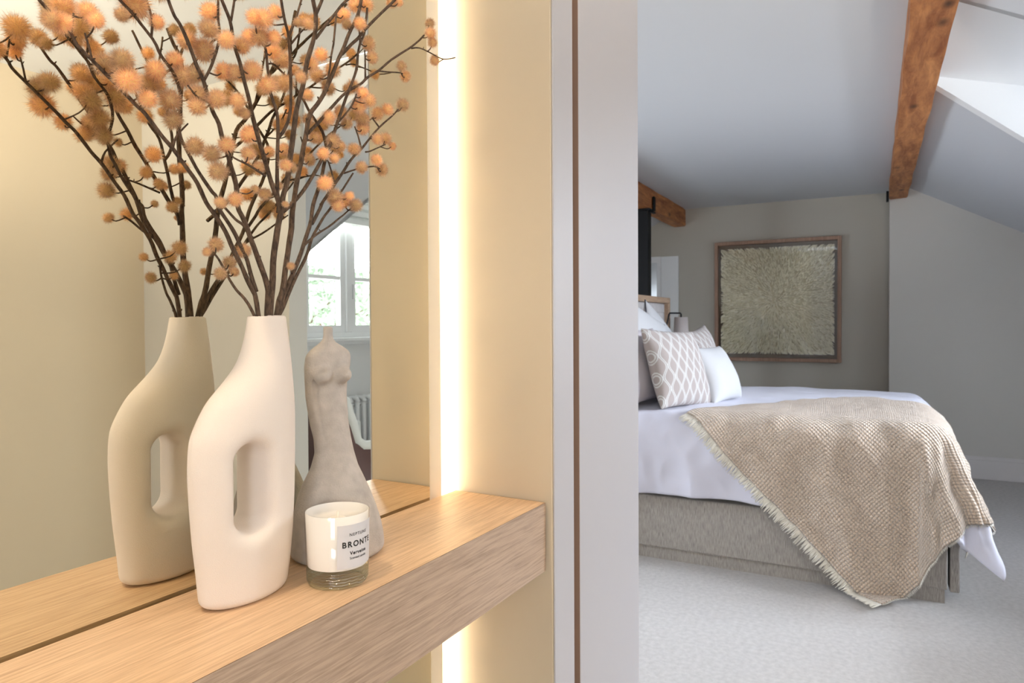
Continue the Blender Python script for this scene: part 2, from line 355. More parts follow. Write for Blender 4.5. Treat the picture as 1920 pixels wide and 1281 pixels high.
# ============================================================ SETTING
CEIL = CZ + 1.11; SL = .544; YW = -2.05; XA = 6.80; XR = 6.52
struct('floor', BX(-1.7, 7.0, -2.2, 3.4, -.1, 0), M['carpet'])
# flat ceiling with an added, unseen rooflight opening that lets fill light in
bm = bmesh.new(); rx0, rx1, ry0, ry1 = 1.72, 2.16, .45, 1.05
box(bm, -1.7, rx0, -2.2, 3.4, CEIL, CEIL + .08); box(bm, rx0, rx1, ry1, 1.80, CEIL, CEIL + .08); box(bm, rx0, rx1, -2.2, ry0, CEIL, CEIL + .08); box(bm, rx1, 7.0, -.24, 1.80, CEIL, CEIL + .08)
struct('ceiling', bm, M['paint_ceiling'])
bm = bmesh.new()
for a in ((rx0 - .03, rx0, ry0 - .03, ry1 + .03), (rx1, rx1 + .03, ry0 - .03, ry1 + .03), (rx0, rx1, ry0 - .03, ry0), (rx0, rx1, ry1, ry1 + .03)): box(bm, *a, CEIL + .0801, CEIL + .30)
struct('trim_1', bm, M['paint_white'])
zs = lambda y: CZ + 1.087 + SL * (y + .247)   # right-hand sloping ceiling
bm = bmesh.new(); off = (0, .04, .07); y0, y1 = -.2, -2.2
slab(bm, [(2.16, y0, zs(y0)), (2.80, y0, zs(y0)), (2.80, y1, zs(y1)), (2.16, y1, zs(y1))], off)
slab(bm, [(3.69, y0, zs(y0)), (6.9, y0, zs(y0)), (6.9, y1, zs(y1)), (5.53, y1, zs(y1))], off)
struct('ceiling_slope_right', bm, M['paint_ceiling'])
bm = bmesh.new(); zl = lambda y: CZ + 1.085 - SL * (y - 1.76)
slab(bm, [(1.7, 1.70, zl(1.70)), (6.95, 1.70, zl(1.70)), (6.95, 3.4, zl(3.4)), (1.7, 3.4, zl(3.4))], (0, -.04, .07))
struct('ceiling_slope_left', bm, M['paint_ceiling'])
# dormer: ceiling and two cheeks
zd = CZ + 1.125
bm = bmesh.new(); slab(bm, [(2.74, -.235, zd), (3.80, -.235, zd), (5.60, -2.2, zd), (2.74, -2.2, zd)], (0, 0, .06)); struct('ceiling_dormer', bm, M['paint_white'])
bm = bmesh.new(); slab(bm, [(2.80, -.24, zs(-.24)), (2.80, -.24, zd), (2.80, -2.1, zd), (2.80, -2.1, zs(-2.1))], (-.03, 0, 0)); struct('wall_dormer_near', bm, M['paint_white'])
bm = bmesh.new(); fx = lambda y: 3.735 - .921 * (y + .25)
slab(bm, [(fx(-.24), -.24, zs(-.24)), (fx(-.24), -.24, zd), (fx(-2.1), -2.1, zd), (fx(-2.1), -2.1, zs(-2.1))], (.03, .02, 0)); struct('wall_dormer_far', bm, M['paint_white'])
# bedroom walls
struct('wall_far', BX(XA, XA + .1, -.107, 3.4, 0, CEIL), M['paint_wall'])
bm = bmesh.new(); prism(bm, [(-.107, 0), (-.107, CZ + 1.11), (-.25, CZ + 1.09), (-2.2, zs(-2.2)), (-2.2, 0)], 'x', XR, XA + .1); struct('wall_far_right', bm, M['paint_wall_pale'])
struct('baseboard_far_right', box(BX(XR - .018, XR, -2.05, -.107, 0, .150, bev=.003), XR - .012, XR, -2.05, -.107, .150, .178, bev=.004), M['skirting'])
struct('baseboard_far', BX(XA - .018, XA, -.107, 3.3, 0, .17, bev=.004), M['paint_wood'])
bm = bmesh.new(); box(bm, 1.7, 2.4, 3.2, 3.4, 0, CZ + .4); box(bm, 3.8, 7.0, 3.2, 3.4, 0, CZ + .4); box(bm, 2.4, 3.8, 3.2, 3.4, 0, .65); box(bm, 2.4, 3.8, 3.2, 3.4, 1.55, CZ + .4)
struct('wall_left', bm, M['paint_wall'])
bm = bmesh.new(); box(bm, 2.4, 3.8, 3.26, 3.32, .65, .70); box(bm, 2.4, 3.8, 3.26, 3.32, 1.50, 1.55); box(bm, 2.4, 2.45, 3.26, 3.32, .70, 1.50); box(bm, 3.75, 3.8, 3.26, 3.32, .70, 1.50); box(bm, 3.08, 3.12, 3.26, 3.32, .70, 1.50)
struct('window_added', bm, M['paint_white'])  # frame of the added side window, out of view
WX0, WX1, WZ0, WZ1 = 3.22, 4.66, CZ - .10, CZ + .92
M['paint_reveal'] = plain('paint_reveal', (.74, .75, .75), .7)
bm = bmesh.new(); box(bm, 2.1, WX0, YW - .15, YW, 0, zd); box(bm, WX1, 6.9, YW - .15, YW, 0, zd); box(bm, WX0, WX1, YW - .15, YW, 0, WZ0); box(bm, WX0, WX1, YW - .15, YW, WZ1, zd)
struct('wall_window', bm, M['paint_reveal'])
# lobby / niche (niche frame)
struct('wall_niche_back', BX(-1.5, 1.106, .80, .90, 0, CEIL), M['paint_niche'], 'A')
bm = bmesh.new(); box(bm, 1.1135, 1.2010, .547, .95, 0, CEIL, bev=.003); box(bm, 1.1135, 1.60, .95, 3.3, 0, CEIL)
struct('wall_niche_end', bm, M['paint_niche'], 'A')
bm = bmesh.new(); box(bm, 1.1145, 1.1205, .5435, .5468, 0, CEIL, bev=.001); box(bm, 1.1215, 1.2005, .5445, .5468, 0, CEIL, bev=.0008); struct('trim_2', bm, M['paint_wood'], 'A')
struct('trim_3', BX(1.2012, 1.2282, .578, .948, 0, CEIL), M['slot'], 'A')
struct('trim_4', BX(1.2284, 1.2294, .5458, .5774, 0, CEIL), M['slot'], 'A')
struct('door_1', BX(1.2295, 1.5755, .5450, .9480, 0, CEIL, bev=.002), M['paint_wood'], 'A')
struct('wall_lobby_right', BX(-1.6, 2.10, -1.89, -1.79, 0, CEIL), M['paint_lobby'], 'A')
struct('wall_gable', prism(bmesh.new(), [(-.24, CZ + 1.1099), (-2.15, CZ + 1.1099), (-2.15, CZ + .06), (-.24, CZ + 1.089)], 'x', 2.165, 2.200), M['paint_ceiling'])
struct('wall_partition', BX(2.10, 2.20, -1.9, -.766, 0, CEIL), M['paint_wall_pale'], 'A')
bm = bmesh.new(); box(bm, -1.7, -1.6, -2.1, -1.0, 0, CEIL); box(bm, -1.7, -1.6, -.2, 1.0, 0, CEIL); box(bm, -1.7, -1.6, -1.0, -.2, 0, .95); box(bm, -1.7, -1.6, -1.0, -.2, 1.75, CEIL)
struct('wall_lobby_back', bm, M['paint_lobby'])  # opening added for the rear fill light

# windows
def window(name, x0, x1, z0, z1, y, nsash, parent_kind='structure'):
    o = struct(name, BX(x0 - .05, x1 + .05, y - .01, y + .012, z0 - .05, z0 - .0, bev=.003), M['paint_white'])
    o.name = name
    def ch(nm, bmx, mt): c = obj(nm, bmx, mt, o); return c
    bm = bmesh.new(); box(bm, x0, x0 + .0795, y - .10, y - .04, z0, z1); box(bm, x1 - .0795, x1, y - .10, y - .04, z0, z1); box(bm, x0 + .0797, x1 - .0797, y - .10, y - .04, z1 - .05, z1); box(bm, x0 + .0797, x1 - .0797, y - .10, y - .04, z0 + .0035, z0 + .04)
    ch('window_frame', bm, M['paint_white']); ch('window_sill', BX(x0 - .04, x1 + .04, y - .09, y + .05, z0 - .025, z0 + .003, bev=.006), M['paint_white'])
    wd = (x1 - x0 - .10) / nsash
    for i in range(nsash):
        a, b_ = x0 + .05 + i * wd, x0 + .05 + (i + 1) * wd
        if i: ch('mullion', BX(a - .028, a + .028, y - .105, y - .035, z0 + .04, z1 - .05, bev=.004), M['paint_white'])
        a += .030; b_ -= .030
        bm = bmesh.new(); f = .045
        box(bm, a, a + f, y - .095, y - .05, z0 + .0405, z1 - .0505); box(bm, b_ - f, b_, y - .095, y - .05, z0 + .0405, z1 - .0505)
        box(bm, a + f, b_ - f, y - .095, y - .05, z0 + .0405, z0 + .045 + f); box(bm, a + f, b_ - f, y - .095, y - .05, z1 - .055 - f, z1 - .0505)
        zc = z0 + .43; box(bm, a + f, b_ - f, y - .088, y - .055, zc - .013, zc + .013); ch('sash', bm, M['paint_white'])
        ch('pane', BX(a + f, b_ - f, y - .074, y - .070, z0 + .045 + f, zc - .013), M['glass']); ch('pane', BX(a + f, b_ - f, y - .074, y - .070, zc + .013, z1 - .055 - f), M['glass'])
        bm = bmesh.new(); box(bm, a + .012, a + .03, y - .05, y - .035, zc - .15, zc - .04, bev=.003); ch('window_handle', bm, M['radiator'])
    return o
window('window_1', WX0, WX1, WZ0, WZ1, YW, 3)
# small window on the far wall left of the artwork, with a mirror pane
o = struct('window_2', BX(XA - .012, XA - .001, 1.715, 1.89, CZ - .55, CZ + .655, bev=.003), M['paint_white'])
bm = bmesh.new(); box(bm, XA - .03, XA - .001, 1.89, 1.93, CZ - .55, CZ + .655); box(bm, XA - .03, XA - .001, 1.93, 2.5, CZ + .60, CZ + .655); box(bm, XA - .03, XA - .001, 2.5, 2.56, CZ - .55, CZ + .655); box(bm, XA - .03, XA - .001, 1.93, 2.5, CZ - .55, CZ - .50)
obj('window_frame', bm, M['paint_white'], o)
mirror2 = plain('looking_glass', (.8, .82, .82), .03, metal=1); obj('pane', BX(XA - .012, XA - .004, 1.93, 2.5, CZ - .50, CZ + .60), mirror2, o)

# ============================================================ BEAMS, POST
def beam(label, x0, x1, y0, y1, z0, z1, seed):
    random.seed(seed); n = 60; o = None
    def P(i, k):
        x = x0 + (x1 - x0) * i / n; j = lambda s: .006 * mnoise.noise(Vector((x * 3, s, seed)))
        c = [(y0, z0), (y0, z1), (y1, z1), (y1, z0)][k]; return (x, c[0] + j(k), c[1] + (j(k + 7) if k in (0, 3) else 0))
    bm = bmesh.new(); R_ = [[bm.verts.new(P(i, k)) for k in range(4)] for i in range(n + 1)]
    for i in range(n):
        for k in range(4): bm.faces.new((R_[i][k], R_[i][(k + 1) % 4], R_[i + 1][(k + 1) % 4], R_[i + 1][k]))
    bm.faces.new(R_[0]); bm.faces.new(R_[-1]); es = [e_ for e_ in bm.edges if abs(e_.verts[0].co.x - e_.verts[1].co.x) > 1e-6]
    bmesh.ops.bevel(bm, geom=es, offset=.008, segments=2, affect='EDGES')
    o = obj('ceiling_beam', bm, M['beam'], smooth=False); tag(o, label, 'beam'); return o
beam('long rough orange timber beam running above the bed towards the corner', 2.205, XR - .001, -.232, -.100, CZ + 1.010, CEIL - .001, 3)
beam('short rough orange timber beam above the black post', 1.75, XA - .002, 1.648, 1.765, CZ + .942, CEIL - .001, 9)
t = thing('post', 'black square steel post behind the headboard, under the beam', 'post', (5.60, 1.70, 0))
obj('shaft', BX(-.045, .045, -.045, .045, 0, CZ + .925, bev=.003), M['black'], t)
obj('cap_plate', BX(-.06, .06, -.065, .065, CZ + .926, CZ + .940, bev=.002), M['black'], t)
obj('beam_bracket', box(BX(.03, .085, -.075, -.056, CZ + .93, CZ + 1.05, bev=.006), .0, .085, -.075, -.045, CZ + .915, CZ + .938, bev=.004), M['black'], t, label=None) if False else obj('beam_bracket', box(BX(.035, .085, -.073, -.058, CZ + .93, CZ + 1.05, bev=.006), .0, .085, -.073, -.045, CZ + .910, CZ + .925, bev=.004), M['black'], t)
o = obj('beam_bracket', BX(XR - .06, XR - .001, -.099, -.080, CZ + .985, CEIL - .04, bev=.003), M['black']); tag(o, 'small black metal bracket on the left side of the long beam end', 'bracket')

# ============================================================ SHELF, MIRROR, LED
t = thing('floating_shelf', 'thick pale oak floating shelf along the mirror', 'shelf', (.25, .65, CZ - .4485), 'A')
lx = lambda x: x - .25
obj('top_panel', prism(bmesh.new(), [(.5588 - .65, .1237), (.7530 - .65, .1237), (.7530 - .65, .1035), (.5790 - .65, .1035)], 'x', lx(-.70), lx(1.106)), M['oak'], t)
obj('front_panel', prism(bmesh.new(), [(.5583 - .65, .1234), (.5783 - .65, .1034), (.5783 - .65, .0), (.5583 - .65, .0)], 'x', lx(-.70), lx(1.106)), M['oak_shaded'], t)
obj('bottom_panel', BX(lx(-.70), lx(1.106), .5790 - .65, .7545 - .65, .0, .018, bev=.0007), M['oak'], t)
obj('end_gap_shade', BX(lx(1.1065), lx(1.1125), .565 - .65, .752 - .65, .002, .120), M['slot'], t)  # dark filler standing for the shaded gap between shelf end and wall
t = thing('wall_mirror', 'tall frameless mirror on a cream backing board behind the shelf', 'mirror', (.25, .77, .12), 'A')
obj('mirror_glass', BX(lx(-.8), lx(1.0306), -.0105, -.0055, 0, 2.15, bev=.0008), M['mirror'], t)
obj('backing_board', BX(lx(-.8), lx(1.0748), -.0052, .010, -.02, 2.17, bev=.001), M['paint_board'], t)
t = thing('led_strip', 'glowing warm light strip hidden behind the mirror edge', 'light', (1.05, .797, .15), 'A')
obj('channel', BX(-.008, .006, -.004, .002, 0, 2.12), M['radiator'], t)
obj('diffuser', BX(-.005, .003, -.0055, -.0041, 0, 2.12), M['led'], t)
for i, (x, y) in enumerate(DOWN):
    t = thing('downlight', ['white recessed ceiling spotlight above the shelf', 'white recessed ceiling spotlight at the back of the lobby', 'white recessed ceiling spotlight by the lobby side wall'][i], 'light', (x, y, CEIL - .012), group='recessed lobby spotlights')
    bm = bmesh.new(); lathe(bm, [(.030, 0), (.042, 0), (.045, .006), (.045, .0115), (.030, .0115)], caps=False); obj('bezel', bm, M['radiator'], t)
    obj('lamp_glass', lathe(bmesh.new(), [(.029, .008), (.029, .0115)]), M['lamp_glow'], t)

# ============================================================ VASE
ST = CZ - .325    # top of the shelf
VP = np.array([(.0105, .5914, .0217, .0235), (-.0095, .5911, .0249, .0251), (-.0296, .5899, .0290, .0273), (-.0496, .5865, .0345, .0299), (-.0696, .5782, .0456, .0326), (-.0897, .5679, .0584, .0347), (-.1097, .5621, .0654, .0362), (-.1297, .5570, .0703, .0371), (-.1497, .5559, .0711, .0374), (-.1698, .5553, .0712, .0376), (-.2098, .5554, .0693, .0379), (-.2499, .5556, .0663, .0373), (-.2900, .5555, .0616, .0357), (-.3100, .5545, .0591, .0343), (-.326, .5545, .057, .033)])[::-1]
def dense(T, sg=13.):
    z = np.linspace(T[0, 0], T[-1, 0], 700); k = np.exp(-.5 * (np.arange(-45, 46) / sg) ** 2); k /= k.sum(); o_ = [z]
    for c in range(1, T.shape[1]):
        v = np.interp(z, T[:, 0], T[:, c]); o_.append(np.convolve(np.pad(v, 45, mode='reflect', reflect_type='odd'), k, mode='valid'))
    return np.stack(o_, 1)
VP = dense(VP)
def vase(X, Y, Z):
    z = Z - .325; cx = np.interp(z, VP[:, 0], VP[:, 1]) - .555; a = np.interp(z, VP[:, 0], VP[:, 2]); b_ = np.interp(z, VP[:, 0], VP[:, 3])
    q = np.sqrt(((X - cx) / a) ** 2 + (Y / b_) ** 2); d = (q - 1) * np.minimum(a, b_)
    d = smax(d, -Z, .012); d = smax(d, Z - .3362, .003)
    hx = X - (.5405 - .555) - .004; hz = Z - .1345; ax, az, r = .0202, .0515, .0202
    qx = np.abs(hx) - (ax - r); qz = np.abs(hz) - (az - r)
    hd = np.sqrt(np.maximum(qx, 0) ** 2 + np.maximum(qz, 0) ** 2) + np.minimum(np.maximum(qx, qz), 0) - r
    d = smax(d, -hd, .021)
    m_ = np.maximum(np.sqrt((X - cx) ** 2 + Y ** 2) - .0185, .30 - Z); return smax(d, -m_, .003)
o = sdf_obj('vase', vase, (-.08, -.045, -.006), (.08, .045, .342), .0019, M['ceramic'], loc=(.555, .683, ST))
tag(o, 'matt cream ceramic bottle vase with an oval hole, holding dried stems', 'vase')

# ============================================================ FIGURINE
FP = np.array([(-.003, -.0044, .0063), (-.015, -.0043, .0065), (-.020, -.0043, .0068), (-.026, -.0042, .0108), (-.032, -.0035, .0200), (-.038, -.0030, .0272), (-.045, -.0040, .0308), (-.060, -.0055, .0312), (-.080, -.0073, .0288), (-.100, -.0075, .0280), (-.120, -.0056, .0272), (-.140, -.0034, .0263), (-.160, .0004, .0255), (-.180, .0029, .0269), (-.200, .0029, .0325), (-.220, .0024, .0420), (-.240, .0026, .0503), (-.260, .0039, .0564), (-.280, .0059, .0606), (-.300, .0069, .0636), (-.315, .0071, .0645), (-.33, .0066, .0640)])[::-1]
FP = dense(FP, 3.5)
er = np.array([math.cos(math.radians(-45.6)), math.sin(math.radians(-45.6))]); wv = np.array([math.cos(math.radians(-18)), math.sin(math.radians(-18))]); fv = np.array([math.cos(math.radians(252)), math.sin(math.radians(252))])
def figurine(X, Y, Z):
    z = Z - .325; lat = np.interp(z, FP[:, 0], FP[:, 1]); s = np.interp(z, FP[:, 0], FP[:, 2])
    rho = np.interp(z, [-.33, -.24, -.16, -.10, -.045, -.03, -.02], [.86, .86, .78, .64, .56, .7, 1.0])
    arm = np.interp(z, [-.20, -.16, -.13, -.06, -.045, -.03], [1, 1, 1, 1, 1, 1.0])
    a = s / np.sqrt(.883 ** 2 + rho ** 2 * .469 ** 2); b_ = a * rho; aa = a * arm
    px, py = X - lat * er[0], Y - lat * er[1]; W_ = px * wv[0] + py * wv[1]; Fd = px * fv[0] + py * fv[1]
    q = np.sqrt((W_ / aa) ** 2 + (Fd / b_) ** 2); d = (q - 1) * np.minimum(aa, b_) * .9
    for sg in (-1, 1):
        bc = np.sqrt((W_ - sg * .0150) ** 2 + (Fd - .0172) ** 2 + (z + .071 - .0016 * sg * 0) ** 2) - .0112
        tip = np.sqrt((W_ - sg * .0165) ** 2 + (Fd - .0285) ** 2 + (z + .0718) ** 2) - .0036
        d = smin(d, smin(bc, tip, .012), .008)
    Wg = -(a - .0078); Fg = b_ * np.sqrt(np.maximum(0, 1 - (Wg / a) ** 2))
    zg = 0 * z; dg = np.sqrt((W_ - Wg) ** 2 + (Fd - Fg) ** 2 + (zg * .8) ** 2) - .0030 * np.clip((z + .150) / .03, -1, 1) * np.clip((-.068 - z) / .02, -1, 1)
    d = smax(d, -dg, .0035)
    return smax(smax(d, -Z, .012), Z - .3215, .002)
o = sdf_obj('figurine', figurine, (-.08, -.08, -.004), (.09, .08, .328), .0016, M['stone'], loc=(.716, .697, ST))
tag(o, 'grey stone figurine of a headless female torso with flared base, behind the candle', 'sculpture')

# ============================================================ CANDLE
t = thing('candle', 'white scented candle in a glass tumbler with a printed label', 'candle', (.645, .6206, ST), 'A')
obj('glass_base', lathe(bmesh.new(), [(.0005, .0), (.033, .0), (.0360, .0015), (.0380, .006), (.0384, .0195), (.0370, .0215), (.0005, .0215)], n=72, caps=False), M['clear'], t, smooth=True)
obj('glass_wall', lathe(bmesh.new(), [(.0385, .0200), (.0402, .0905), (.0398, .0912), (.0394, .0905)], n=72, caps=False), M['glass'], t, smooth=True)
obj('white_lining', lathe(bmesh.new(), [(.0368, .0235), (.0390, .0900), (.0380, .0900), (.0370, .0800), (.0005, .0795)], n=72, caps=False), M['milk'], t, smooth=True)
bm = lathe(bmesh.new(), [(.0367, .0233), (.0005, .0231)], n=72, caps=False); obj('lining_base', bm, M['milk'], t)
obj('wax', lathe(bmesh.new(), [(.0365, .070), (.0366, .0797), (.030, .0792), (.012, .0796), (.0005, .0800)], n=48), M['wax'], t, smooth=True)
obj('wick', tube(bmesh.new(), [(0, 0, .079), (.0005, 0, .084), (.0015, .0008, .0875)], .0011, 6), M['wax'], t)
LC = math.radians(263.5)   # the way the label faces
def wrap(co, r): a_ = LC + co[0] / r; return (r * math.cos(a_), r * math.sin(a_), co[1])
bm = bmesh.new(); n = 30; vv = [[bm.verts.new(wrap(((i / n - .5) * .056, zz), .0385 + .0017 * (zz - .020) / .07 + .0004)) for i in range(n + 1)] for zz in (.0265, .0535, .0800)]
for j in range(2):
    for i in range(n): bm.faces.new((vv[j][i], vv[j][i + 1], vv[j + 1][i + 1], vv[j + 1][i]))
obj('paper_label', bm, M['label'], t, smooth=True)
def text_mesh(s, size, z, spacing=1.0, bold=0.0, dx=0):
    cu = bpy.data.curves.new('lettering', 'FONT'); cu.body = s; cu.size = size; cu.align_x = 'CENTER'; cu.space_character = spacing; cu.offset = bold; cu.resolution_u = 6
    o_ = bpy.data.objects.new('tmp', cu); C.objects.link(o_); dg = bpy.context.evaluated_depsgraph_get(); me = bpy.data.meshes.new_from_object(o_.evaluated_get(dg)); bpy.data.objects.remove(o_)
    for v in me.vertices: v.co = wrap((v.co.x + dx, v.co.y + z), .0385 + .0017 * (z - .02) / .07 + .00075)
    me.materials.clear(); me.materials.append(M['ink']); return me
for s, size, z, sp, bd in (('NEPTUNE', .0052, .0660, 1.25, .00006), ('BRONTE', .0098, .0525, 1.28, .00030), ('Verveine', .0060, .0430, 1.15, .00018), ('Scented candle', .0042, .0373, 1.0, .00003)):
    link_obj('lettering', text_mesh(s, size, z, sp, bd), t)

# ============================================================ DRIED STEMS
MY = .683
STEMS = [
 dict(label='thin twig with round fluffy seed heads, lowest on the left of the vase', yt=.80, lines=[
   ([(477, 589), (458, 560), (444, 544), (424, 514), (409, 486), (399, 473)], 2.6, 1.4)]),
 dict(label='long brown seed-head stem arching farthest left out of the vase', yt=.700, lines=[
   ([(484, 589), (479, 557), (474, 545), (462, 519), (454, 502), (437, 469), (424, 435), (400, 399), (387, 380), (370, 344), (352, 318), (323, 278), (303, 255), (273, 214), (256, 198), (231, 172), (200, 141), (172, 112), (144, 83), (133, 64), (94, 23), (73, 0), (40, -40)], 3.8, 2.0),
   ([(481, 547), (475, 529), (464, 491), (457, 475), (443, 442), (431, 422), (411, 392), (405, 368), (398, 360), (381, 336), (367, 313), (350, 281), (339, 261), (334, 230), (340, 190), (330, 144), (302, 106), (286, 73), (250, 28), (225, 0), (200, -40)], 3.2, 1.8),
   ([(284, 69), (285, 40), (277, 8), (266, -20)], 1.8, 1.2), ([(323, 278), (330, 255), (352, 232)], 2, 1.1), ([(133, 64), (137, 40), (138, 25)], 1.6, 1.2), ([(172, 112), (166, 85), (160, 62)], 1.6, 1.2)]),
 dict(label='brown seed-head stem leaning gently left, third from the left at the vase mouth', yt=.640, lines=[
   ([(501, 589), (503, 557), (502, 540), (492, 508), (480, 476), (475, 461), (466, 435), (454, 405), (447, 388), (442, 346), (433, 313), (425, 280), (417, 258), (411, 232), (398, 208), (387, 172), (381, 150), (370, 125), (359, 97), (347, 67), (337, 44), (328, 30), (317, 0), (305, -40)], 4.6, 2.0),
   ([(383, 150), (394, 128), (406, 97), (411, 78), (412, 58), (409, 30), (410, -20)], 2.2, 1.5),
   ([(469, 440), (456, 422), (443, 412), (424, 392), (411, 380)], 2.4, 1.6), ([(393, 193), (370, 182), (353, 160)], 1.8, 1.2)]),
 dict(label='thick central seed-head stem, forking three ways above the vase', yt=.625, lines=[
   ([(506, 589), (510, 540), (512, 491), (520, 435), (527, 397), (530, 370), (537, 344), (545, 289), (551, 242), (556, 208), (567, 164), (578, 109), (589, 66), (592, 28), (587, 0), (582, -40)], 5.2, 2.6),
   ([(522, 400), (522, 378), (509, 344), (491, 282), (475, 227), (467, 190), (458, 156), (451, 117), (437, 78), (431, 39), (416, 0), (405, -40)], 3.6, 2.0),
   ([(527, 400), (522, 378), (519, 320), (521, 258), (519, 211), (508, 176), (500, 117), (495, 87), (478, 70)], 3.2, 1.6),
   ([(522, 258), (534, 242), (545, 203), (545, 125), (541, 70), (535, 45), (527, 0), (520, -40)], 2.6, 1.8),
   ([(541, 69), (548, 50), (556, 30), (562, 10), (570, -20)], 2, 1.4), ([(591, 72), (609, 50), (630, 23), (647, 3), (668, -12)], 2.4, 1.6),
   ([(498, 330), (467, 310), (439, 296), (428, 283)], 1.8, 1.1), ([(592, 28), (600, 10), (607, -10), (612, -40)], 2.4, 2), ([(545, 83), (562, 62), (573, 52)], 1.6, 1.1), ([(433, 39), (437, 16), (441, -20)], 1.8, 1.3)]),
 dict(label='upright seed-head stem right of centre, branching to the top of the picture', yt=.690, lines=[
   ([(520, 589), (524, 565), (529, 547), (537, 491), (544, 444), (548, 397), (553, 360), (564, 305), (572, 258), (581, 216), (594, 196), (612, 165), (636, 108), (645, 87), (658, 55), (673, 22), (680, -20)], 4.8, 2.2),
   ([(641, 101), (670, 73), (690, 50), (709, 30), (741, 0), (770, -30)], 2.6, 1.9),
   ([(531, 397), (550, 379), (569, 356), (584, 333), (608, 292), (623, 261), (633, 231), (642, 203), (651, 175), (662, 150), (669, 122), (675, 81), (684, 62), (689, 15)], 3.2, 1.5),
   ([(577, 250), (600, 227), (623, 200), (650, 172), (675, 158), (687, 147), (709, 133), (734, 112), (766, 92), (781, 80), (795, 66)], 2.6, 1.3),
   ([(772, 91), (786, 90), (808, 100), (831, 111), (853, 108)], 1.2, .8), ([(711, 133), (728, 135), (747, 136), (755, 138)], 1.4, .9), ([(685, 147), (685, 117), (683, 94)], 1.5, 1),
   ([(633, 231), (648, 214), (661, 194), (668, 176)], 1.6, 1.1), ([(675, 81), (674, 50), (674, 23)], 1.5, 1.2), ([(612, 165), (622, 105), (630, 40), (632, 27)], 1.6, 1.2)]),
 dict(label='seed-head stem spreading farthest right across the mirror', yt=.718, lines=[
   ([(526, 589), (533, 551), (548, 515), (565, 472), (580, 425), (587, 384), (597, 352), (608, 310), (612, 283), (608, 255), (600, 239), (581, 211), (567, 185), (545, 153), (527, 133), (512, 120), (503, 120)], 3.8, 1.3),
   ([(584, 420), (600, 392), (606, 378), (625, 350), (642, 325), (656, 302), (677, 280), (694, 258), (711, 239), (734, 218), (747, 205)], 2.8, 1.1),
   ([(528, 589), (548, 534), (569, 491), (580, 465), (589, 439), (606, 409), (619, 392), (640, 360), (662, 325)], 3.2, 1.4),
   ([(572, 459), (595, 439), (615, 426), (636, 409), (644, 403), (659, 390)], 2, 1),
   ([(645, 325), (670, 317), (700, 312), (712, 317)], 1.4, .9), ([(628, 342), (617, 305), (611, 300)], 1.4, .9), ([(677, 278), (672, 255), (665, 237)], 1.4, .9), ([(711, 239), (700, 225), (697, 220)], 1.3, .9), ([(685, 285), (695, 283), (722, 271)], 1.4, .9),
   ([(540, 540), (545, 520), (545, 505)], 1.2, .9)]),
]
PODS = [(118, 15, 22), (165, 22, 17), (100, 38, 18), (118, 45, 17), (180, 38, 14), (197, 120, 19), (229, 113, 19), (239, 150, 23), (253, 9, 24), (228, 28, 12), (294, 42, 13),
 (292, 131, 18), (280, 158, 19), (277, 186, 16), (319, 188, 20), (327, 113, 15), (344, 144, 20), (366, 140, 16), (350, 75, 17), (383, 94, 21), (392, 55, 18), (394, 23, 17), (425, 75, 16), 
 (419, 134, 16), (441, 136, 14), (473, 133, 18), (503, 159, 17), (453, 86, 15), (488, 69, 17), (469, 70, 15), (478, 33, 15), (495, 36, 17), (516, 23, 13), (514, 70, 13), (512, 97, 15), (528, 112, 17), (534, 156, 17),
 (406, 186, 17), (445, 189, 15), (372, 177, 17), (325, 225, 17), (370, 200, 17), (366, 275, 17), (397, 289, 16), (409, 321, 18), (459, 213, 10), (467, 253, 17), (466, 288, 14),
 (425, 272, 16), (487, 313, 12), (505, 285, 11), (533, 280, 12), (536, 310, 13), (548, 315, 10), (441, 374, 14), (414, 380, 12), (497, 364, 13), (478, 355, 8), (581, 300, 12), (606, 288, 13), (627, 297, 10), (589, 258, 12), (625, 264, 14), (638, 275, 11),
 (616, 221, 14), (639, 211, 14), (609, 344, 16), (628, 371, 17), (577, 224, 11), (522, 349, 9), (673, 199, 15), (694, 189, 12), (708, 213, 13), (727, 205, 12), (755, 197, 12), (680, 224, 14), (680, 241, 13), (664, 280, 13), (708, 261, 11), (723, 260, 12), (736, 274, 8),
 (706, 300, 12), (716, 318, 13), (678, 314, 12), (650, 232, 12), (633, 385, 13), (645, 378, 13), (667, 385, 13), (655, 368, 10), (662, 162, 13), (680, 175, 12), (616, 166, 13), (623, 131, 15), (602, 103, 13), (584, 120, 14), (594, 141, 14), (577, 178, 12), (553, 131, 10),
 (691, 83, 13), (698, 108, 12), (645, 27, 12), (650, 45, 10), (675, 45, 12), (666, 9, 14), (687, 10, 13), (734, 5, 10), (748, 4, 8), (578, 45, 11), (558, 42, 8), (564, 145, 11), (545, 499, 8), (405, 459, 14), (388, 472, 9), (430, 493, 13), (413, 513, 12), (440, 510, 9), (457, 470, 14), (535, 383, 7),
 (806, 44, 9), (807, 62, 11), (811, 80, 9), (815, 113, 10), (753, 124, 10), (760, 143, 11), (300, -20, 18), (345, -25, 18), (400, -22, 17), (450, -18, 15), (200, -30, 20), (240, -25, 18), (60, -30, 18), (560, -22, 13), (610, -30, 13)]
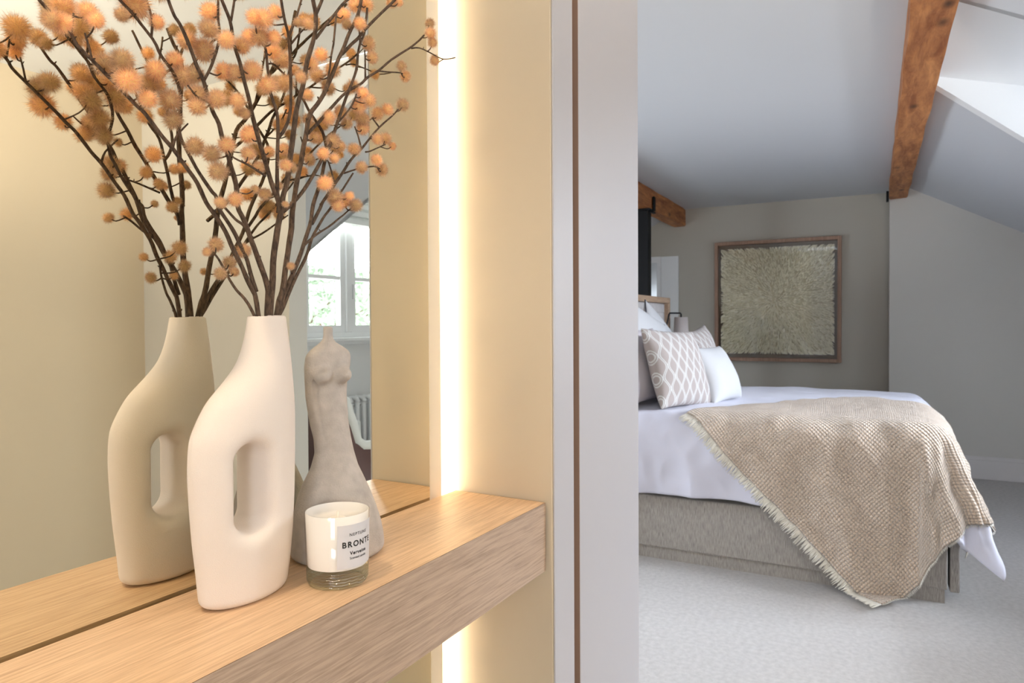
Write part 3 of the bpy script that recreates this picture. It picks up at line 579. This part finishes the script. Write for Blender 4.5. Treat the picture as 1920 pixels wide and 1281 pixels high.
def pod_mesh(seed):
    rs = np.random.RandomState(seed); V = []; Fs = []; T = []
    n = 1500
    for i in range(n):
        z = 1 - 2 * (i + .5) / n; a = i * 2.39996 + rs.uniform(-.1, .1); r = math.sqrt(1 - z * z); d = np.array([r * math.cos(a), r * math.sin(a), z]) + rs.normal(0, .10, 3); d /= np.linalg.norm(d)
        t1 = np.cross(d, rs.normal(size=3)); t1 /= np.linalg.norm(t1); Lh = rs.uniform(.72, 1.12); w_ = .015
        b0 = d * .40; mid = d * Lh * .62 + rs.normal(0, .03, 3); tip = d * Lh + rs.normal(0, .07, 3); k = len(V)
        V += [b0 + t1 * w_, b0 - t1 * w_, mid + t1 * w_ * .75, mid - t1 * w_ * .75, tip]; Fs += [(k, k + 1, k + 3, k + 2), (k + 2, k + 3, k + 4)]; pale = rs.uniform() < .5; T += [0, 0, .25 if pale else .55, .25 if pale else .55, .35 if pale else 1]
    k = len(V); bmx = bmesh.new(); bmesh.ops.create_icosphere(bmx, subdivisions=2, radius=.52)
    for v in bmx.verts: V.append(np.array(v.co)); T.append(.0)
    for f in bmx.faces: Fs.append(tuple(k + v.index for v in f.verts))
    bmx.free(); me = bpy.data.meshes.new('seed_head'); me.from_pydata([tuple(v) for v in V], [], Fs); at_ = me.attributes.new('tip', 'FLOAT', 'POINT'); at_.data.foreach_set('value', T); me.materials.append(M['bristle']); return me
PM = [pod_mesh(s) for s in (1, 2, 3)]
random.seed(11); base_loc = Vector((.5914, MY, ST + .336))
def stem_y(st, v, yt=None): return MY + ((yt or st['yt']) - MY) * (589 - v) / 589
wood = [bmesh.new() for _ in STEMS]; roots = []
for st in STEMS: roots.append(thing('dried_stem', st['label'], 'dried stem', tuple(base_loc), 'A', group='dried stems in the vase'))
def P3(si, u, v, dy=0): return on_y(u, v, stem_y(STEMS[si], v) + dy) - base_loc
def px2r(r, p): return r * ((p + base_loc - Vector((0, 0, CZ))).length) / F_PX
for si, st in enumerate(STEMS):
    for li, (ln, r0, r1) in enumerate(st['lines']):
        pts = [P3(si, u, v) for u, v in ln]
        if ln[0][1] >= 588:
            d = Vector(((pts[0].x) * .2, (pts[0].y) * .2, -.02)); foot = Vector((pts[0].x * .6, .004 * (si - 2.5), -.034)); pts = [foot, Vector((pts[0].x * .85, pts[0].y, -.004))] + pts[1:]
        pp = smoothpath(pts, 3); n = len(pp); rr = []
        for i, p in enumerate(pp):
            r = 1.16 * px2r(r0 + (r1 - r0) * i / (n - 1), p) * (1 + .12 * mnoise.noise(p * 60)); rr.append(r)
            if li or i: pp[i] = p + Vector((mnoise.noise(p * 35), mnoise.noise(p * 35 + Vector((9, 0, 0))), 0)) * .0012
        if ln[0][1] >= 588:
            for i in range(min(4, n)): pp[i].x = max(-.0165, min(.0165, pp[i].x)); pp[i].y = max(-.0165, min(.0165, pp[i].y))
        tube(wood[si], pp, rr, 8)
        for i in range(4, n - 1, 5):     # buds
            if random.random() < .6:
                a = random.uniform(0, 2 * PI); d = Vector((math.cos(a), math.sin(a) * .5, .8)).normalized(); tube(wood[si], [pp[i], pp[i] + d * (rr[i] + .0012), pp[i] + d * (rr[i] + .0028)], [rr[i] * .6, rr[i] * .5, .0004], 5)
def near(u, v):
    best = None
    for si, st in enumerate(STEMS):
        for ln, _, _ in st['lines']:
            for (a, b_) in zip(ln[:-1], ln[1:]):
                for t_ in (0, .33, .66):
                    x = a[0] + (b_[0] - a[0]) * t_; y = a[1] + (b_[1] - a[1]) * t_
                    if y > 560: continue
                    d = math.hypot(u - x, v - y) + (0 if y > v - 4 else 14)
                    if best is None or d < best[0]: best = (d, si, x, y)
    return best
for k, (u, v, r) in enumerate(PODS):
    d, si, x, y = near(u, v); dy = random.uniform(-.018, .018)
    c = P3(si, u, v, dy); s_ = P3(si, x, y); R_ = px2r(r, c) * 1.17
    o = link_obj('seed_head', PM[k % 3], roots[si], loc=tuple(c)); o.scale = (R_, R_, R_ * random.uniform(.85, 1.0)); o.rotation_euler = (random.uniform(0, 6), random.uniform(0, 6), 0)
    mid = s_ * .45 + c * .55 + Vector((0, 0, -.004)); tube(wood[si], smoothpath([s_, mid, c + (mid - c) * .25], 3), [.0011, .0010, .0009, .0009, .0008, .0008, .0007], 5)
for si, bmw in enumerate(wood): obj('twigs', bmw, M['bark'], roots[si], smooth=True)

# ============================================================ BED
XN, XF, YF, YH = 3.55, 5.36, -.288, 1.487
t = thing('bed', 'upholstered bed with heathered grey divan base and panelled headboard', 'bed', (4.455, .6, 0)); bx = lambda *a, **k: BX(a[0] - 4.455, a[1] - 4.455, a[2] - .6, a[3] - .6, a[4], a[5], **k)
obj('base', bx(XN, XF, YF, YH, .062, .337, bev=.008), M['bedcloth'], t)
obj('plinth', bx(XN + .012, XF - .012, YF + .01, YH, .0, .0615), M['bedcloth'], t)
obj('corner_flap', bx(XN + .05, XF - .1, YF - .050, YF - .012, .04, .33, bev=.006), M['bedcloth'], t)
obj('mattress', bx(XN + .02, XF - .02, YF + .02, YH - .01, .338, .655, bev=.05), M['white_cloth'], t)
hb = obj('headboard', bx(3.42, 5.44, YH, YH + .09, .0, 1.40, bev=.01), M['headcloth'], t)
bm = bmesh.new()
for (a, b_) in ((3.50, 4.42), (4.44, 5.38)): box(bm, a - 4.455, b_ - 4.455, YH - .612, YH - .6 - .0, .70, 1.33, bev=.012)
obj('headboard_panel', bm, M['headcloth'], hb)
bm = bmesh.new(); box(bm, 3.40 - 4.455, 5.50 - 4.455, YH - .63, YH - .49, 1.400, 1.445, bev=.004); box(bm, 5.445 - 4.455, 5.50 - 4.455, YH - .63, YH - .49, 0, 1.40, bev=.004)
obj('headboard_frame', bm, M['ash'], hb)

# cloth folded over the bed: (a,b) are coordinates on the flat cloth
R0, ZT = .13, .772; XC0, XC1, YC = XN - .03, XF + .04, YF - .02
def drape(a, b_, off=0.0, wr=1.0):
    R_ = R0 + off; ex = 0; sx = 0
    if a < XC0 + R0: ex = XC0 + R0 - a; sx = -1
    if a > XC1 - R0: ex = a - (XC1 - R0); sx = 1
    ey = max(0, YC + R0 - b_)
    cx = min(max(a, XC0 + R0), XC1 - R0); cy = max(b_, YC + R0)
    cxn = (cx - (XC0 + XC1) / 2) / ((XC1 - XC0) / 2)
    top = ZT + off + .018 * (1 - cxn ** 2) + .010 * mnoise.noise(Vector((a * 3, b_ * 3, 1))) * wr + .006 * mnoise.noise(Vector((a * 9, b_ * 5, 4))) * wr
    r = math.hypot(ex, ey)
    if r < 1e-6: return Vector((cx, cy, top))
    dx, dy = sx * ex / r, -ey / r; corner = 2 * abs(dx * dy)
    fl = math.radians(4 + 22 * corner); ph = PI / 2 - fl; La = R_ * ph
    if r < La: h = R_ * math.sin(r / R_); drop = R_ * (1 - math.cos(r / R_))
    else: h = R_ * math.sin(ph) + (r - La) * math.sin(fl); drop = R_ * (1 - math.cos(ph)) + (r - La) * math.cos(fl)
    fold = .016 * (.35 + .65 * min(1, r / .2)) * wr * (1 - 2.2 * abs(mnoise.noise(Vector((a * 2.6 + b_ * 3.4, b_ * 4.6 - a * 1.5, 7)))))
    fold += .007 * wr * (1 - 2 * abs(mnoise.noise(Vector((a * 7 + b_ * 5, b_ * 8 - a * 6, 3)))))
    th = math.atan2(ey, ex + 1e-9); along = (b_ if ex > ey else a)
    amp = min(1, max(0, (r - .1) / .4)); h += wr * amp * (.014 * math.sin(along * 11 + 2 * mnoise.noise(Vector((along * 2, 0, 0)))) + .012 * mnoise.noise(Vector((along * 6, r * 3, 2))) + corner * (.03 * math.cos(6 * th) + .022 * math.sin(15 * th + 1.2)))
    h += fold
    z = top - drop
    if z < .010 + off: h += (.010 + off - z); z = .010 + off + .004 * abs(mnoise.noise(Vector((a * 20, b_ * 20, 0))))
    return Vector((cx + dx * h, cy + dy * h, z))
DR = .43 + R0 * .45
def Pd(u, v):
    a = (XC0 + R0 - DR) + u * (XC1 - XC0 - 2 * R0 + 2 * DR); b_ = (YC + R0 - DR - .02) + v * (1.40 - (YC + R0 - DR)); return drape(a, b_) - Vector((4.455, .6, 0))
o = link_obj('duvet', grid_mesh(Pd, 200, 170, M['duvet']), None, 'B', (4.455, .6, 0)); tag(o, 'puffy white cotton duvet hanging over the bed base', 'duvet')
md = o.modifiers.new('thick', 'SOLIDIFY'); md.thickness = .016; md.offset = -1
# throw: a rotated rectangle on the cloth plane
C1 = np.array([XC0 + .06, .86]); C2 = np.array([XC0 + R0 - .95, -.03]); e1 = C2 - C1; per = np.array([-e1[1], e1[0]]); 
if per[0] < 0: per = -per
per = np.array([.97, -.84])
def Pt(u, v):
    q = C1 + e1 * u + per * v; n1 = mnoise.noise(Vector((u * 5, v * 5, 3))); 
    return drape(q[0] + .012 * n1, q[1] + .012 * mnoise.noise(Vector((u * 5, v * 5, 9))), .016 + .010 * abs(mnoise.noise(Vector((u * 9, v * 9, 5)))), 1.0) - Vector((3.9, .3, 0))
t = thing('throw', 'beige crinkled cotton throw with fringed edge, spread diagonally over the bed corner', 'throw', (3.9, .3, 0))
o = link_obj('cloth', grid_mesh(Pt, 170, 170, M['throw']), t); md = o.modifiers.new('thick', 'SOLIDIFY'); md.thickness = .005; md.offset = 1
bm = bmesh.new(); random.seed(5)
for i in range(330):
    u = (i + random.random() * .6) / 330; p = Pt(u, 0); q = Pt(u + random.uniform(-.006, .006), -.032 - .016 * random.random()); m_ = (p + q) / 2 + Vector((random.uniform(-.003, .003), random.uniform(-.003, .003), 0))
    tube(bm, [p, m_, q], [.0027, .0034, .0012], 4)
for i in range(200):
    u = (i + .5) / 200
    p = Pt(1, u); q = Pt(1.010, u + random.uniform(-.003, .003)); tube(bm, [p, q], [.0018, .0008], 4)
o = obj('fringe', bm, M['fringe'], t, smooth=True); o['kind'] = 'stuff'

# cushions
def cushion(name, label, w_, h_, th_, mat, loc, yaw, lean, tilt=0, piping=False, group=None, cat='cushion', pinch=.07):
    n = 22
    def sh(u, v, s):
        x = u * w_ / 2 * (1 - pinch * (1 - v * v) * 1) ; z = v * h_ / 2 * (1 - pinch * (1 - u * u))
        tt = th_ / 2 * (max(0, 1 - u ** 2) * max(0, 1 - v ** 2)) ** .42 * (1 + .12 * mnoise.noise(Vector((u * 2.2, v * 2.2, s + loc[0] * 7))))
        return Vector((x, s * tt, z))
    Rm = Matrix.Rotation(yaw, 3, 'Z') @ Matrix.Rotation(lean, 3, 'X') @ Matrix.Rotation(tilt, 3, 'Y'); lift = Vector((0, 0, h_ / 2))
    bm = bmesh.new(); uvl = bm.loops.layers.uv.new('UVMap'); G = {}
    for s in (-1, 1):
        for j in range(n + 1):
            for i in range(n + 1):
                edge = i in (0, n) or j in (0, n); key = (0 if edge else s, i, j)
                if key not in G:
                    f = lambda q: math.sin((q / n - .5) * PI); G[key] = bm.verts.new(Rm @ (sh(f(i), f(j), s) ) + lift)
    for s in (-1, 1):
        for j in range(n):
            for i in range(n):
                vs = [G[(0 if (a in (0, n) or b_ in (0, n)) else s, a, b_)] for a, b_ in ((i, j), (i + 1, j), (i + 1, j + 1), (i, j + 1))]
                try: f_ = bm.faces.new(vs)
                except ValueError: continue
                f_.smooth = True
                for lp, (a, b_) in zip(f_.loops, ((i, j), (i + 1, j), (i + 1, j + 1), (i, j + 1))): lp[uvl].uv = (.5 + .5 * math.sin((a / n - .5) * PI), .5 + .5 * math.sin((b_ / n - .5) * PI))
    bmesh.ops.recalc_face_normals(bm, faces=bm.faces)
    if piping:
        t_ = thing(name, label, cat, loc, group=group); obj('cover', bm, mat, t_)
        ring = [(-1, q) for q in np.linspace(-1, 1, 14)[:-1]] + [(q, 1) for q in np.linspace(-1, 1, 14)[:-1]] + [(1, -q) for q in np.linspace(-1, 1, 14)[:-1]] + [(-q, -1) for q in np.linspace(-1, 1, 14)]
        obj('piping', tube(bmesh.new(), [Rm @ (sh(u, v, 0)) + lift for u, v in ring], .0045, 6), M['piping'], t_, smooth=True); return t_
    o_ = obj(name, bm, mat, None, 'B', loc, smooth=True); tag(o_, label, cat, group); return o_
d2 = math.radians; ZB = .775
cushion('pillow', 'dark taupe pillow lying lowest against the headboard, at the doorway edge', .62, .42, .18, M['linen_taupe'], (3.90, 1.365, ZB + .01), d2(-3), d2(-14), cat='pillow')
cushion('pillow', 'pale lilac grey pillow leaning behind the near patterned cushion', .60, .44, .17, M['linen_lilac'], (3.88, 1.195, ZB + .01), d2(-8), d2(-18), cat='pillow')
cushion('pillow', 'white pillow with dark piping standing behind the near patterned cushion', .60, .50, .15, M['pillow_white'], (4.26, 1.26, ZB + .06), d2(-5), d2(-14), tilt=.30, piping=True, cat='pillow')
cushion('pillow', 'white pillow with dark piping farthest back beside the reading lamp', .56, .48, .15, M['pillow_white'], (4.74, 1.33, ZB + .06), d2(0), d2(-10), tilt=.42, piping=True, cat='pillow')
cushion('cushion', 'large beige cushion with white wavy trellis pattern, nearest on the bed', .46, .46, .18, M['ogee'], (3.87, .985, ZB - .015), d2(-22), d2(-20), tilt=d2(3))
cushion('cushion', 'beige trellis patterned cushion behind the plain white cushion', .46, .44, .17, M['ogee'], (4.54, .99, ZB + .0), d2(-8), d2(-16), tilt=-.12)
cushion('cushion', 'taupe cushion edged in black, squeezed between patterned and plain white cushions', .44, .36, .10, M['linen_taupe'], (4.14, .945, ZB - .015), d2(-6), d2(-20), piping=True)
cushion('cushion', 'plain white cushion farthest right on the bed', .40, .35, .18, M['pillow_white'], (4.20, .835, ZB - .01), d2(-12), d2(-24))

# reading lamp
t = thing('reading_lamp', 'black swing-arm reading lamp with a taupe fabric shade, on the headboard', 'lamp', (5.30, 1.478, CZ - .15))
obj('wall_plate', BX(-.02, .02, -.012, .004, -.04, .05, bev=.003), M['black'], t)
obj('arm', tube(bmesh.new(), [(0, -.015, 0), (.05, -.05, .21), (.055, -.055, .222), (.16, -.11, .222), (.17, -.115, .215), (.17, -.115, .18)], .0065, 8), M['black'], t)
bm = bmesh.new(); lathe(bm, [(.052, .19), (.066, -.07)], c=(.17, -.115), n=36, caps=False); sh_ = obj('shade', bm, M['shade'], t, smooth=True); md = sh_.modifiers.new('thick', 'SOLIDIFY'); md.thickness = .003
obj('bulb', lathe(bmesh.new(), [(.008, .16), (.012, .12), (.026, .07), (.026, .05), (.010, .03)], c=(.17, -.115), n=20), M['white_cloth'], t, smooth=True)

# ============================================================ ARTWORK
AY, AZ = .809, CZ + .195; t = thing('artwork', 'square framed cream wool textile with tufts radiating from the centre, on the far wall', 'artwork', (XA, AY, AZ))
hw, hh = .548, .562; bm = bmesh.new()
for a in ((-hw, -hw + .032, -hh, hh), (hw - .032, hw, -hh, hh), (-hw + .0325, hw - .0325, hh - .032, hh), (-hw + .0325, hw - .0325, -hh, -hh + .032)): box(bm, -.075, -.002, *a, bev=.003)
obj('picture_frame', bm, M['walnut'], t)
obj('mount', BX(-.012, -.003, -hw + .033, hw - .033, -hh + .033, hh - .033), M['mount'], t)
obj('felt_backing', BX(-.028, -.013, -.475, .475, -.478, .478), M['wool_dark'], t)
rs = np.random.RandomState(3); V = []; Fs = []; cy0, cz0 = .02, .0
for i in range(5200):
    y, z = rs.uniform(-.475, .475), rs.uniform(-.478, .478); d = np.array([y - cy0, z - cz0]); L_ = np.linalg.norm(d) + 1e-6; d = d / L_ + rs.normal(0, .16, 2); d /= np.linalg.norm(d); p = np.array([-d[1], d[0]])
    ln = rs.uniform(.042, .078); w_ = rs.uniform(.0036, .0062); x0 = -.028; x1 = -.028 - rs.uniform(.010, .032); k = len(V)
    V += [(x0, y + p[0] * w_, z + p[1] * w_), (x0, y - p[0] * w_, z - p[1] * w_), (x1, y + d[0] * ln * .45, z + d[1] * ln * .45), (x1 + .006, y + d[0] * ln, z + d[1] * ln)]
    Fs += [(k, k + 1, k + 2), (k, k + 2, k + 3), (k + 1, k + 3, k + 2)]
V = [(x, max(-.492, min(.492, y)), max(-.495, min(.495, z))) for x, y, z in V]
me = bpy.data.meshes.new('mesh'); me.from_pydata(V, [], Fs); me.materials.append(M['wool']); o = link_obj('wool_tufts', me, t); o['kind'] = 'stuff'
obj('pane', BX(-.068, -.066, -hw + .033, hw - .033, -hh + .033, hh - .033), M['glass'], t)

# ============================================================ SEEN IN THE MIRROR: chair, radiator, blind
def RC(p): return Vector(p)
t = thing('armchair', 'brown wing armchair with thick white piped edges by the window', 'armchair', (3.09, -1.44, 0), 'B', rz=d2(4))
# side profile of the shell (x forward = local +x), built as a U shaped shell in plan
plan = [(.34, -.36), (.05, -.39), (-.22, -.37), (-.36, -.28), (-.41, -.10), (-.42, .0), (-.41, .10), (-.36, .28), (-.22, .37), (.05, .39), (.34, .36)]
pl = smoothpath([(x, y, 0) for x, y in plan], 5); npl = len(pl)
def top_h(p): 
    x = p.x; return .585 + (.87 - .585) / (1 + math.exp((x + .315) * 80)) if True else 0
bm = bmesh.new(); r0_, r1_ = [], []
for p in pl: r0_.append(bm.verts.new((p.x, p.y, .14))); r1_.append(bm.verts.new((p.x, p.y, top_h(p))))
for i in range(npl - 1): bm.faces.new((r0_[i], r0_[i + 1], r1_[i + 1], r1_[i]))
o = obj('shell', bm, M['leather'], t, smooth=True); md = o.modifiers.new('thick', 'SOLIDIFY'); md.thickness = .05; md.offset = 0
rim = [Vector((pl[0].x, pl[0].y, .30)), Vector((pl[0].x + .005, pl[0].y, .45))] + [Vector((p.x, p.y, top_h(p))) for p in pl] + [Vector((pl[-1].x + .005, pl[-1].y, .45)), Vector((pl[-1].x, pl[-1].y, .30))]
obj('white_edging', tube(bmesh.new(), rim, .030, 10), M['white_cloth'], t, smooth=True)
obj('seat_cushion', BX(-.34, .36, -.31, .31, .30, .46, bev=.04), M['white_cloth'], t, smooth=True)
obj('seat_base', BX(-.35, .34, -.34, .34, .14, .295, bev=.02), M['leather'], t)
for sx in (-.30, .28):
    for sy in (-.28, .28): obj('leg', tube(bmesh.new(), [(sx, sy, .145), (sx * 1.06, sy * 1.06, 0)], [.022, .014], 10), M['walnut'], t)
t = thing('radiator', 'white column radiator under the window', 'radiator', (4.0, YW + .10, .10))
for i in range(17):
    x = -.52 + i * .065; bm = bmesh.new()
    for yy in (-.035, .035): tube(bm, [(x, yy, .03), (x, yy, .60)], .0155, 10)
    tube(bm, [(x, -.04, .60), (x, -.03, .625), (x, .03, .625), (x, .04, .60)], .017, 8); tube(bm, [(x, -.04, .03), (x, -.03, .005), (x, .03, .005), (x, .04, .03)], .017, 8)
    obj('column', bm, M['radiator'], t, smooth=True)
obj('pipes', tube(tube(bmesh.new(), [(-.56, 0, .58), (.56, 0, .58)], .012, 8), [(-.56, 0, .05), (.56, 0, .05)], .012, 8), M['radiator'], t)
obj('foot', BX(-.50, -.46, -.04, .04, -.10, .01), M['radiator'], t); obj('foot', BX(.46, .50, -.04, .04, -.10, .01), M['radiator'], t)
t = thing('roman_blind', 'white striped roman blind folded up above the window', 'blind', ((WX0 + WX1) / 2, YW + .02, CZ + .70)); hwid = (WX1 - WX0) / 2 + .04
for i in range(4):
    bm = bmesh.new(); z0 = .06 * i; ring = [(0.01, z0 + .0), (.055 - .006 * i, z0 + .01), (.06 - .006 * i, z0 + .045), (.012, z0 + .075), (.006, z0 + .075), (.045, z0 + .04), (.04, z0 + .02), (.006, z0 + .006)]
    prism(bm, ring, 'x', -hwid, hwid); obj('fold', bm, M['white_cloth'], t, smooth=False)
obj('headrail', BX(-hwid, hwid, .0, .04, .30, .33), M['white_cloth'], t)

# trees outside the window
def tree(label, x, y, h, r, seed):
    t_ = thing('tree', label, 'tree', (x, y, -3.0)); rs_ = np.random.RandomState(seed); V = []; Fs = []
    tube_b = tube(bmesh.new(), [(0, 0, 0), (.1, 0, h * .4), (-.05, .1, h * .8)], [.18, .12, .04], 10)
    cl = [(rs_.normal(0, r * .45), rs_.normal(0, r * .45), h * .72 + rs_.normal(0, r * .5), r * rs_.uniform(.3, .5)) for _ in range(16)]
    for c_ in cl: tube(tube_b, [(0, 0, h * .45), (c_[0] * .5, c_[1] * .5, c_[2] * .8 + h * .1), (c_[0], c_[1], c_[2])], [.05, .03, .01], 6)
    obj('trunk', tube_b, M['trunk'], t_)
    for i in range(3000):
        c_ = cl[i % 16]; d = rs_.normal(size=3); d /= np.linalg.norm(d); p = np.array(c_[:3]) + d * c_[3] * rs_.uniform(.5, 1.05); a = rs_.normal(size=3); a /= np.linalg.norm(a); b2 = np.cross(a, rs_.normal(size=3)); b2 /= np.linalg.norm(b2); s_ = .09; k = len(V)
        V += [tuple(p - a * s_), tuple(p + b2 * s_ * .5), tuple(p + a * s_), tuple(p - b2 * s_ * .5)]; Fs.append((k, k + 1, k + 2, k + 3))
    me_ = bpy.data.meshes.new('mesh'); me_.from_pydata(V, [], Fs); me_.materials.append(M['leaf']); o_ = link_obj('foliage', me_, t_); o_['kind'] = 'stuff'
tree('leafy green tree outside the window, left in the mirror', 8.2, -8.0, 5.4, 1.9, 1)
tree('leafy green tree outside the window, right in the mirror', 13.0, -11.4, 5.8, 2.0, 2)
